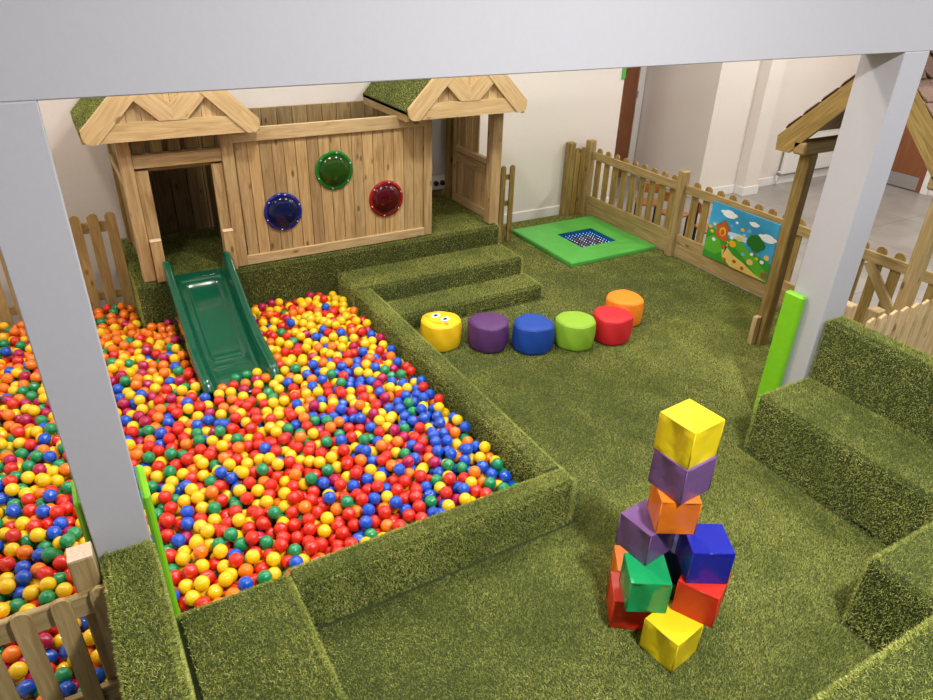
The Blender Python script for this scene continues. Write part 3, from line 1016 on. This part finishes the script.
# ================================================================== SHINGLED SHELTER
SX0, SX1 = 5.05, 5.86
sh = thing('shingled_shelter', 'open timber shelter with steep brown shingled roof by the right pillar', 'shelter', (5.4, 2.95, 0))
ZE, YRg = 1.775, 2.96
P_(sh, 'post', (5.12, 3.42, .008), (5.22, 3.52, 1.72), 'wood_green', 2, .008)
P_(sh, 'post', (5.12, 2.355, .008), (5.22, 2.445, 1.72), 'wood_fence', 2, .008)
P_(sh, 'post_foot', (5.06, 3.47, .008), (5.118, 3.52, .28), 'wood_pale', 2)
for ya in (3.42, 2.355):
    b_ = P_(sh, 'eave_beam', (5.02, ya - .005, 1.72), (5.86, ya + .105, 1.82), 'wood_fence', 0, .012)
# barge boards in the plane x = SX0 (front) and rear
for xx in (SX0 - .03, SX1 - .03):
    for s in (-1, 1):
        Yf = lambda d: YRg + s * d
        hw_ = .715
        pts = [(Yf(hw_ - .0), ZE - .06), (Yf(hw_ + .01), ZE + .05), (Yf(0), ZE + .06 + hw_), (Yf(0), ZE + .06 + hw_ - .20), (Yf(hw_ - .12), ZE - .06)]
        part(MB().prism(pts, xx, xx + .03, lambda a, b, t: (t, a, b), grain=(-s * .707, .707)), 'barge_board', M['wood_green'], sh)
mb = MB()
for s in (-1, 1):
    pts = [(YRg + s * .72, ZE + .062), (YRg, ZE + .782), (YRg, ZE + .76), (YRg + s * .72, ZE + .04)]
    mb.prism(pts, SX0 - .01, SX1 - .01, lambda a, b, t: (t, a, b), grain=(0, 1))
part(mb, 'roof_boards', M['wood_dark'], sh)
# shingles: rows of overlapping tabs on both slopes
mb = MB()
nrow = 6
for s in (-1, 1):
    for k in range(nrow):
        d0_ = .73 - k * .121
        for j in range(5):
            xa = SX0 - .04 + j * .172 + (.0 if k % 2 else -.0)
            if k % 2: xa += .0
            tabs = [(xa + .004, 0), (xa + .168, 0), (xa + .168, -.12), (xa + .14, -.165), (xa + .03, -.165), (xa + .004, -.12)]
            # a = x, b = distance down the slope from row line
            def fn(a, b, t, d0_=d0_, s=s):
                dd = d0_ - .127 - .035 + (-b) * .7071
                lift = .066 + t + (-b) * .05
                return (a, YRg + s * (dd + lift * .0), ZE + .78 - dd + lift - .06)
            mb.prism([(a, b) for a, b in tabs], .0, .010, fn)
part(mb, 'shingles', M['shingle'], sh)

# ================================================================== SENSORY MAT
mt = thing('light_mat', 'square green padded mat with a glowing mirrored light well in its centre', 'play mat', (5.37, 6.3, .006))
X0, X1, Y0, Y1 = 4.70, 5.965, 5.66, 6.87
hx0, hx1, hy0, hy1 = 5.09, 5.64, 5.98, 6.49
zt = .058
g = MB()
def ringtop(g):
    # four trapezoid pads mitred round the well
    o = [(X0, Y0), (X1, Y0), (X1, Y1), (X0, Y1)]
    i_ = [(hx0, hy0), (hx1, hy0), (hx1, hy1), (hx0, hy1)]
    lv = [(o, .008, 0), (o, zt - .016, 0), (o, zt - .004, .008), (o, zt, .022), (i_, zt, -.012), (i_, zt - .005, -.003), (i_, .008, 0)]
    V = []
    for poly, z, ins in lv:
        cx_ = sum(p[0] for p in poly) / 4; cy_ = sum(p[1] for p in poly) / 4
        ring = []
        n = 12
        for k in range(4):
            a, b = poly[k], poly[(k + 1) % 4]
            for q in range(n):
                f = q / n
                x_ = a[0] + (b[0] - a[0]) * f; y_ = a[1] + (b[1] - a[1]) * f
                x_ -= math.copysign(min(ins, abs(x_ - cx_)), x_ - cx_) if ins >= 0 else math.copysign(ins, x_ - cx_)
                y_ -= math.copysign(min(ins, abs(y_ - cy_)), y_ - cy_) if ins >= 0 else math.copysign(ins, y_ - cy_)
                ring.append((x_, y_, z))
        V.append(ring)
    n4 = len(V[0]); F = []
    for a in range(len(V) - 1):
        for b in range(n4):
            c = (b + 1) % n4
            F.append([a * n4 + b, a * n4 + c, (a + 1) * n4 + c, (a + 1) * n4 + b])
    g.add([p for r_ in V for p in r_], F, 0, False)
ringtop(g)
part(g, 'padded_surround', M['matgreen'], mt)
mm, nt, b_ = new_mat('dark_mirror')
b_.inputs['Base Color'].default_value = (.05, .06, .16, 1); b_.inputs['Metallic'].default_value = .6; b_.inputs['Roughness'].default_value = .15
part(MB().span((hx0 + .001, hy0 + .001, .0075), (hx1 - .001, hy1 - .001, .012), bev=.001), 'mirror_well', mm, mt)
e_b = mat_emit('led_reflection_blue', (.12, .45, 1.0), 3.0)
e_w = mat_emit('led_reflection_white', (.70, .78, 1.0), 1.3)
e_p = mat_emit('led_reflection_pale', (.55, .42, .55), .35)
g = MB()
nx_, ny_ = 10, 11
for i in range(nx_):
    for j in range(ny_):
        xx = hx0 + .03 + (hx1 - hx0 - .06) * i / (nx_ - 1)
        yy = hy0 + .03 + (hy1 - hy0 - .06) * j / (ny_ - 1)
        rr = .0068
        m_ = 0 if (j >= ny_ - 2 or i == nx_ - 1) else (1 if (i % 3 and (i + 2 * j) % 5) else 2)
        g.cyl((xx, yy, .0125), (xx, yy, .016), rr, 8, mat=m_, r1=rr * .6)
part(g, 'led_reflections', [e_b, e_w, e_p], mt)['kind'] = 'stuff'  # glowing dots stand in for the repeated mirror images of the LEDs
g = MB()
g.span((hx0 - .0, hy1 - .006, .0125), (hx1, hy1 - .001, .05), bev=.001).span((hx1 - .006, hy0, .0125), (hx1 - .001, hy1 - .006, .05), bev=.001)
part(g, 'blue_glow_strip', mat_emit('strip_blue', (.005, .07, .16), .3), mt)

# ================================================================== CATERPILLAR STOOLS
def stool(x, y, col, word, rot=0, face=False, rad=.178, h=.255):
    r = thing('drum_stool', word, 'stool', (x, y, .012), rot, 'row of soft drum stools')
    prof = [(0, 0), (rad * .8, 0), (rad * .93, .008), (rad * .985, .03), (rad * 1.02, h * .45), (rad * .985, h * .80), (rad * .95, h * .90), (rad * .86, h * .965), (rad * .6, h * 1.0), (rad * .3, h * 1.01), (0, h * 1.01)]
    prof = [tuple(p) for p in resample(prof, 34)]
    prof[0] = (0, 0); prof[-1] = (0, h * 1.01)
    ph_ = random.uniform(0, 6)
    def warp(p):
        a = math.atan2(p.y, p.x)
        k = 1 + .026 * math.sin(3 * a + ph_) + .016 * math.sin(7 * a + p.z * 20 + ph_) + .010 * math.sin(19 * a + p.z * 60 + ph_) * math.exp(-((p.z / h - .88) / .15) ** 2)
        dz = .006 * math.sin(2 * a + ph_) * (p.z / h) * min(1, (p.x ** 2 + p.y ** 2) ** .5 / rad)
        return Vector((p.x * k, p.y * k, p.z + dz))
    g = MB().lathe(prof, 56, warp=warp)
    g.build('cover', col, r)
    g = MB().cyl((0, 0, .001), (0, 0, .004), rad * .6, 24)
    # piping seam round top
    seg = 56; V = []; F = []
    for i in range(seg):
        a = 2 * math.pi * i / seg
        for k in range(6):
            b = 2 * math.pi * k / 6
            p = Vector((rad * .945 * math.cos(a), rad * .945 * math.sin(a), h * .905))
            p = warp(p)
            V.append(p + Vector((math.cos(a) * math.cos(b), math.sin(a) * math.cos(b), math.sin(b))) * .0045)
    for i in range(seg):
        for k in range(6):
            F.append([i * 6 + k, ((i + 1) % seg) * 6 + k, ((i + 1) % seg) * 6 + (k + 1) % 6, i * 6 + (k + 1) % 6])
    MB().add(V, F, 0, True).build('piping', col, r)
    if face:
        wm = mat_plain('felt_white', (.85, .85, .85), .6); bm_ = M['black']
        zt_ = h * 1.012
        def disc(cx_, cy_, rx, ry, z, mat, nm, par, ang=0):
            g = MB(); n = 24
            pts = []
            for i in range(n):
                a = 2 * math.pi * i / n
                u_, v_ = rx * math.cos(a), ry * math.sin(a)
                pts.append((cx_ + u_ * math.cos(ang) - v_ * math.sin(ang), cy_ + u_ * math.sin(ang) + v_ * math.cos(ang)))
            drop = lambda a, b: -.055 * max(0, (a * a + b * b) ** .5 / rad - .62) ** 2 * 6
            g.prism(pts, z, z + .003, lambda a, b, t: (a, b, t + .0 + drop(a, b) * .5))
            return g.build(nm, mat, par)
        e1 = disc(-.052, .0, .036, .047, zt_, wm, 'eye', r)
        e2 = disc(.052, .0, .036, .047, zt_, wm, 'eye', r)
        disc(-.050, -.002, .015, .021, zt_ + .0032, bm_, 'pupil', e1)
        disc(.054, -.002, .015, .021, zt_ + .0032, bm_, 'pupil', e2)
        pk = mat_plain('felt_pink', (.80, .33, .12), .6)
        disc(-.105, -.05, .020, .013, zt_ - .002, pk, 'cheek', r)
        disc(.105, -.05, .020, .013, zt_ - .002, pk, 'cheek', r)
        g = MB()
        prev = None
        for i in range(13):
            a = R(205 + 130 * i / 12)
            p = Vector((.0 + .08 * math.cos(a), -.055 + .05 * math.sin(a), zt_ - .001))
            if prev is not None: g.cyl(prev, p, .0022, 6)
            prev = p
        g.build('smile', mat_plain('thread_brown', (.35, .16, .01), .6), r)
    return r
def centre_from_base(px, py, rad=.165):
    d = fw + r2 * ((px - 466.5) / 699.4) + d2 * ((py - 350) / 699.4)
    p = CAM + d * ((0 - CAM.z) / d.z)
    h = Vector((d.x, d.y, 0)).normalized()
    return p + h * rad
for (px_, py_, c, wd, f_) in ((440, 354, 'yellow', 'yellow drum stool with smiling face, left end of the row', True), (487.5, 355, 'purple', 'dark purple drum stool between the yellow and blue ones', False),
                              (531, 357, 'blue', 'royal blue drum stool between the purple and lime ones', False), (572, 353, 'lime', 'lime green drum stool between the blue and red ones', False),
                              (608.5, 347, 'red', 'red drum stool between the lime and orange ones', False), (620, 329, 'orange', 'orange drum stool behind the red one, right end of the row', False)):
    c0 = centre_from_base(px_, py_)
    stool(c0.x, c0.y, FAB[c], wd, R(-66) if f_ else random.uniform(0, 6), f_)

# ================================================================== CUBE TOWER
def cube(col, x, y, z, rot, label, s=.2, sz=None, sag=0):
    sz = sz or s
    r = thing('soft_cube', label, 'soft cube', (x, y, z - sz / 2), R(rot + 45), 'stack of soft vinyl cubes')
    n = 8; V = []; F = []
    hs = s / 2 - .001
    ph_ = random.uniform(0, 6)
    key = {}
    def vert(a, b, c):
        k = (round(a, 5), round(b, 5), round(c, 5))
        if k not in key:
            # soft cushion: rounded edges, faces slightly bulged or dished
            m = [abs(t) for t in (a, b, c)]
            u = Vector((a, b, c))
            e = sorted(m)[1]     # second largest: 1 on an edge
            rd = .016 * max(0, (e - .9) / .1) ** 2
            q = u * (1 - rd * .5)
            w_ = .012 * math.sin(3 * a + ph_) * math.sin(4 * b + 1.7 * ph_) * (1 - e ** 4)
            q = Vector((q.x * (hs + w_), q.y * (hs + w_ * .8), q.z * (sz / 2 - .0008)))
            if c > .99 and sag: q.z -= sag * (1 - m[0] ** 2) * (1 - m[1] ** 2)
            q.z += sz / 2
            key[k] = len(V); V.append(q)
        return key[k]
    g = [math.sin(-math.pi / 2 + math.pi * i / n) * .5 + (-1 + 2 * i / n) * .5 for i in range(n + 1)]
    for ax in range(3):
        for sg in (-1, 1):
            for i in range(n):
                for j in range(n):
                    q = []
                    for (ii, jj) in ((i, j), (i + 1, j), (i + 1, j + 1), (i, j + 1)):
                        t = [0, 0, 0]; t[ax] = sg; t[(ax + 1) % 3] = g[ii]; t[(ax + 2) % 3] = g[jj]
                        q.append(vert(*t))
                    F.append(q if sg > 0 else q[::-1])
    oc = MB().add(V, F, 0, True).build('cover', col, r)
    oc.data.set_sharp_from_angle(angle=R(35))
    # stitched seams along the edges
    mb = MB()
    e = hs * .985; zz = sz / 2
    for a, b in ((-1, -1), (1, -1), (1, 1), (-1, 1)):
        mb.cyl((a * e, b * e, .006), (a * e, b * e, sz - .008), .0028, 6)
    for (a, b), (c_, d_) in (((-1, -1), (1, -1)), ((1, -1), (1, 1)), ((1, 1), (-1, 1)), ((-1, 1), (-1, -1))):
        mb.cyl((a * e, b * e, sz - .006), (c_ * e, d_ * e, sz - .006), .0028, 6)
    mb.build('seams', col, r)
    return r
Z = .012
cube(VIN['yellow'], 2.100, 1.461, .1 + Z, -36.5, 'yellow cube at the front bottom of the tower', .2)
cube(VIN['red'], 2.060, 1.722, .1 + Z, 9.7, 'dark red cube at the bottom left of the tower', .198)
cube(VIN['olive'], 2.335, 1.64, .1 + Z, -18, 'almost hidden cube at the bottom back of the tower', .2)
cube(VIN['green'], 2.063, 1.652, .3 + Z, 13.2, 'shiny green cube on top of the dark red one', .2)
cube(VIN['red'], 2.270, 1.478, .3 + Z, -18, 'orange-red cube under the blue one', .2)
cube(VIN['orange'], 2.205, 1.868, .1 + Z, 10, 'orange cube mostly hidden behind the dark red one', .19)
cube(VIN['navy'], 2.335, 1.715, .3 + Z, -18, 'navy cube glimpsed between the green and blue ones', .2)
cube(VIN['purple'], 2.146, 1.776, .5 + Z, -38.7, 'dished light purple cube on top of the green one', .2, sag=.03)
cube(VIN['blue'], 2.292, 1.529, .5 + Z, 15, 'shiny blue cube on top of the orange-red one', .2)
cube(VIN['orange'], 2.215, 1.705, .7 + Z, 14.5, 'orange cube in the middle of the tower', .19, .2)
cube(VIN['purple'], 2.236, 1.721, .9 + Z, -41.5, 'purple cube directly below the topmost yellow one', .204, .2)
cube(VIN['yellow'], 2.240, 1.732, 1.1 + Z, -39.9, 'pale yellow cube at the very top of the tower', .205)

# radiator on far wall
rd = thing('radiator', 'white panel radiator on the far white wall', 'radiator', (10.6, 6.92, .15))
part(MB().span((9.72, 6.90, .17), (11.3, 6.95, .76), bev=.01), 'panel', M['trim'], rd)
g = MB()
for i in range(40):
    g.span((9.76 + i * .038, 6.896, .2), (9.775 + i * .038, 6.8995, .73), bev=.001)
part(g, 'ribs', M['trim'], rd)
part(MB().span((9.72, 6.895, .765), (11.3, 6.955, .775), bev=.002), 'grille', M['trim'], rd)
part(MB().cyl((9.66, 6.925, .0), (9.66, 6.925, .2), .012, 10).cyl((9.66, 6.925, .2), (9.72, 6.925, .2), .012, 10).span((9.9, 6.951, .3), (9.95, 6.988, .6), bev=.002).span((11.0, 6.951, .3), (11.05, 6.988, .6), bev=.002), 'pipe', M['trim'], rd)
part(MB().cyl((9.66, 6.925, .17), (9.66, 6.925, .23), .022, 12), 'valve', M['steel'], rd)
# green exit sign edge beside alcove door: thin sign on the wall return
single(MB().span((6.475, 7.203, 1.68), (6.53, 7.219, 2.15), bev=.003), 'notice', M['matgreen'], 'narrow green notice on the white wall beside the brown alcove door', 'sign', (6.5, 7.21, 1.73))

# ================================================================== BALLS
RB = .039
BLOCK = [(-.262, .045, 2.30, 2.69), (-.3, .51, 2.2, 2.577), (-.31, -.2, 2.3, 2.43)]
def free(x, y, m=RB + .018):
    if x < .33:
        if not (-1.25 + m <= x and 2.345 + m <= y <= 6.45 - m): return False
        if x > .33 - m and y > 5.9 - m: return False
    elif not (x <= 2.068 - m and 2.577 + m <= y <= 5.90 - m): return False
    for a, b, c, d in BLOCK:
        if a - m < x < b + m and c - m < y < d + m: return False
    if .512 < x < 1.148 and y > 4.562: return False
    return True
cell = 2 * RB
grid = {}
def rest(x, y):
    z = RB + .008
    if .49 < x < 1.18 and 4.24 < y < 4.61: z = .11 + .02 + RB
    ci, cj = int(x // cell), int(y // cell)
    for i in (ci - 1, ci, ci + 1):
        for j in (cj - 1, cj, cj + 1):
            for (bx, by, bz) in grid.get((i, j), ()):
                dd = (bx - x) ** 2 + (by - y) ** 2
                if dd < 4 * RB * RB:
                    h = bz + math.sqrt(4 * RB * RB - dd)
                    if h > z: z = h
    return z
rb = random.Random(5)
balls = []
for (x, y) in ((.68, 4.645), (.765, 4.65), (.85, 4.64), (.935, 4.652), (1.005, 4.645), (.80, 4.73), (.885, 4.74), (.965, 4.735)):
    zc = np.interp(y, [4.60, 4.66, 4.78], [.10, .115, .125]) + RB + .006
    balls.append((x, y, zc))
    grid.setdefault((int(x // cell), int(y // cell)), []).append((x, y, zc))
target = 6300
tries = 0
while len(balls) < target and tries < 9500:
    tries += 1
    x, y = rb.uniform(-1.2, 2.06), rb.uniform(2.36, 6.45)
    if not free(x, y): continue
    z = rest(x, y)
    step = RB
    while step > .0015:
        best = None
        for k in range(6):
            a = rb.uniform(0, 6.283)
            nx, ny = x + step * math.cos(a), y + step * math.sin(a)
            if free(nx, ny):
                nz = rest(nx, ny)
                if nz < z - 1e-5 and (best is None or nz < best[2]): best = (nx, ny, nz)
        if best: x, y, z = best
        else: step *= .55
    lim = .205 + .012 * math.sin(x * 4 + 1) * math.sin(y * 3)
    if .5 < x < 1.17 and 4.25 < y < 4.6 and rb.random() < .55: continue
    if z > lim: continue
    balls.append((x, y, z))
    grid.setdefault((int(x // cell), int(y // cell)), []).append((x, y, z))

# colour clusters read off the photograph (ground points)
def gpt(px, py, z=.17):
    d = fw + r2 * ((px - 466.5) / 699.4) + d2 * ((py - 350) / 699.4)
    return CAM + d * ((z - CAM.z) / d.z)
order = ['yellow', 'red', 'orange', 'green', 'blue', 'magenta']
ANCH = [((15, 340), (2, .7, 5, 2, .3, 1.6)), ((60, 400), (3, .5, 3.5, 2, .3, 2)), ((20, 470), (3.5, 1.5, 1, 2, 2, 1.5)), ((40, 560), (3, 2.5, .8, 3, 2, 1)), ((70, 660), (4, .6, 1.5, 1, 2, 1.5)),
        ((125, 320), (2, .2, 5, 1.5, .1, 1)), ((150, 370), (5, 2, 4, .8, .7, 1)), ((150, 440), (2.5, 4.5, 3, 1, .8, 1.2)), ((170, 410), (3, 3, 2, 2, 2, 1.5)), ((240, 400), (4, 3, 2.5, 2, 1.5, 1)),
        ((190, 500), (4, 4, 1, 1.5, 1.5, .4)), ((190, 570), (3.5, 4, 1, 1.5, 1.2, .4)), ((260, 450), (3.5, 4.5, 1, 1.5, 1.5, .8)), ((300, 300), (5, 2.5, 1, .6, .4, 1.5)), ((330, 320), (6, 2.5, .7, .6, .8, 1)),
        ((290, 350), (5, 2.5, 1.2, .8, 1, 1)), ((370, 370), (3, 3.5, 1.5, .8, 2.5, 1)), ((350, 420), (3, 3, 1, 1, 2.5, 1.2)), ((330, 480), (1.6, 7, .5, .8, 1.4, .6)), ((290, 530), (2.2, 6, .8, 1.4, .8, .3)),
        ((400, 460), (2.5, 3.5, .7, 1.4, 3, .6)), ((420, 400), (2.2, 1.5, 1.4, 1, 5, 1)), ((470, 450), (3, 1.2, 2, 1.2, 5, 1.2)), ((490, 480), (1.6, 1.2, 1, 1.8, 4, 2)), ((400, 510), (2.5, 2, .6, 2, 4, 1)),
        ((240, 480), (4, 3.5, .8, .9, 2, .4)), ((220, 420), (2.5, 4, 1.6, 2, 1.5, 1)), ((340, 560), (2, 4.5, .5, 1.5, 2, .4)), ((390, 350), (4, 2, 1, .6, 3, 1.2))]
AP = [(gpt(*a), np.array(wt, float)) for a, wt in ANCH]
cols = []
for (x, y, z) in balls:
    W = np.zeros(6)
    for p, wt in AP:
        W += (wt / wt.sum()) ** 1.25 / (((p.x - x) ** 2 + (p.y - y) ** 2) ** 1.5 + .01)
    W /= W.sum()
    cols.append(int(rng.choice(6, p=W)))
# which show largest: not covered, in frame, not hidden by the fixed things
dg = bpy.context.evaluated_depsgraph_get()
dg.update()
cand = []
ballxy = grid
for i, (x, y, z) in enumerate(balls):
    u, v, dp = project((x, y, z))
    if not (-6 < u < 939 and -6 < v < 706): continue
    covered = False
    ci, cj = int(x // cell), int(y // cell)
    tv = (CAM - Vector((x, y, z))).normalized()
    vis = 0
    pts = [Vector((x, y, z)) + (d2 * b + r2 * a) * RB * .75 for a, b in ((0, 0), (.9, 0), (-.9, 0), (0, .9), (0, -.9))]
    for p in pts:
        blocked = False
        for ii in range(ci - 2, ci + 3):
            for jj in range(cj - 3, cj + 2):
                for (bx, by, bz) in grid.get((ii, jj), ()):
                    if bz < z + 1e-6 and (bx, by) == (x, y): continue
                    w_ = Vector((bx, by, bz)) - p
                    t = w_.dot(tv)
                    if t > .01 and (w_ - tv * t).length < RB * .98:
                        blocked = True; break
                if blocked: break
            if blocked: break
        if not blocked: vis += 1
    if vis < 2: continue
    c = Vector((x, y, z + RB * .6))
    dirv = (c - CAM)
    hit = sc.ray_cast(dg, CAM, dirv.normalized(), distance=dirv.length - .02)
    if hit[0]: continue
    cand.append((-(vis / 5.0) ** .5 / dp, i))
cand.sort()
near = set(i for _, i in cand[:300])

def ico(sub):
    import bmesh
    bm = bmesh.new()
    bmesh.ops.create_icosphere(bm, subdivisions=sub, radius=RB * .995)
    vs = np.array([v.co[:] for v in bm.verts]); fs = np.array([[v.index for v in f.verts] for f in bm.faces])
    bm.free()
    return vs, fs
v3, f3_ = ico(4)
def ball_mesh(nm, mat):
    me = bpy.data.meshes.new(nm)
    me.from_pydata([tuple(p) for p in v3], [], [list(map(int, f)) for f in f3_])
    me.polygons.foreach_set('use_smooth', [True] * len(f3_))
    me.materials.append(mat)
    return me
bmesh_ = [ball_mesh('plastic_ball', BALL[c]) for c in order]
def where(x, y):
    u, v, _ = project((x, y, .17))
    if x < -.1:
        if v > 610: return 'seen through the near picket fence'
        return 'left of the left white pillar'
    if x < .62: return 'right of the left white pillar'
    if x < 1.3: return 'left half of the near turf wall'
    return 'right half of the near turf wall'
for i in sorted(near):
    x, y, z = balls[i]
    o = bpy.data.objects.new('plastic_ball', bmesh_[cols[i]])
    COL.objects.link(o)
    o.location = (x, y, z)
    tag(o, '%s plastic ball in the pit, %s' % (order[cols[i]], where(x, y)), 'ball', 'plastic balls in the ball pit')
# the rest
v2, f2_ = ico(3)
rest_i = [i for i in range(len(balls)) if i not in near and balls[i][2] > .06]
cc = np.array([balls[i] for i in rest_i]); nb = len(cc)
V = (v2[None] + cc[:, None]).reshape(-1, 3)
F = (f2_[None] + (np.arange(nb) * len(v2))[:, None, None]).reshape(-1, 3)
me = bpy.data.meshes.new('ball_heap')
me.vertices.add(len(V)); me.vertices.foreach_set('co', V.astype(np.float32).ravel())
me.loops.add(F.size); me.loops.foreach_set('vertex_index', F.astype(np.int32).ravel())
me.polygons.add(len(F))
me.polygons.foreach_set('loop_start', np.arange(0, F.size, 3, dtype=np.int32))
me.polygons.foreach_set('loop_total', np.full(len(F), 3, dtype=np.int32))
for c in order: me.materials.append(BALL[c])
me.polygons.foreach_set('material_index', np.repeat(np.array([cols[i] for i in rest_i], dtype=np.int32), len(f2_)))
me.polygons.foreach_set('use_smooth', np.ones(len(F), bool))
me.update()
ob = bpy.data.objects.new('ball_heap', me)
COL.objects.link(ob)
ob['kind'] = 'stuff'
tag(ob, 'heap of small multicoloured plastic balls filling the pit farther back', 'balls', 'plastic balls in the ball pit')
print('balls', len(balls), 'near', len(near), 'cand', len(cand))
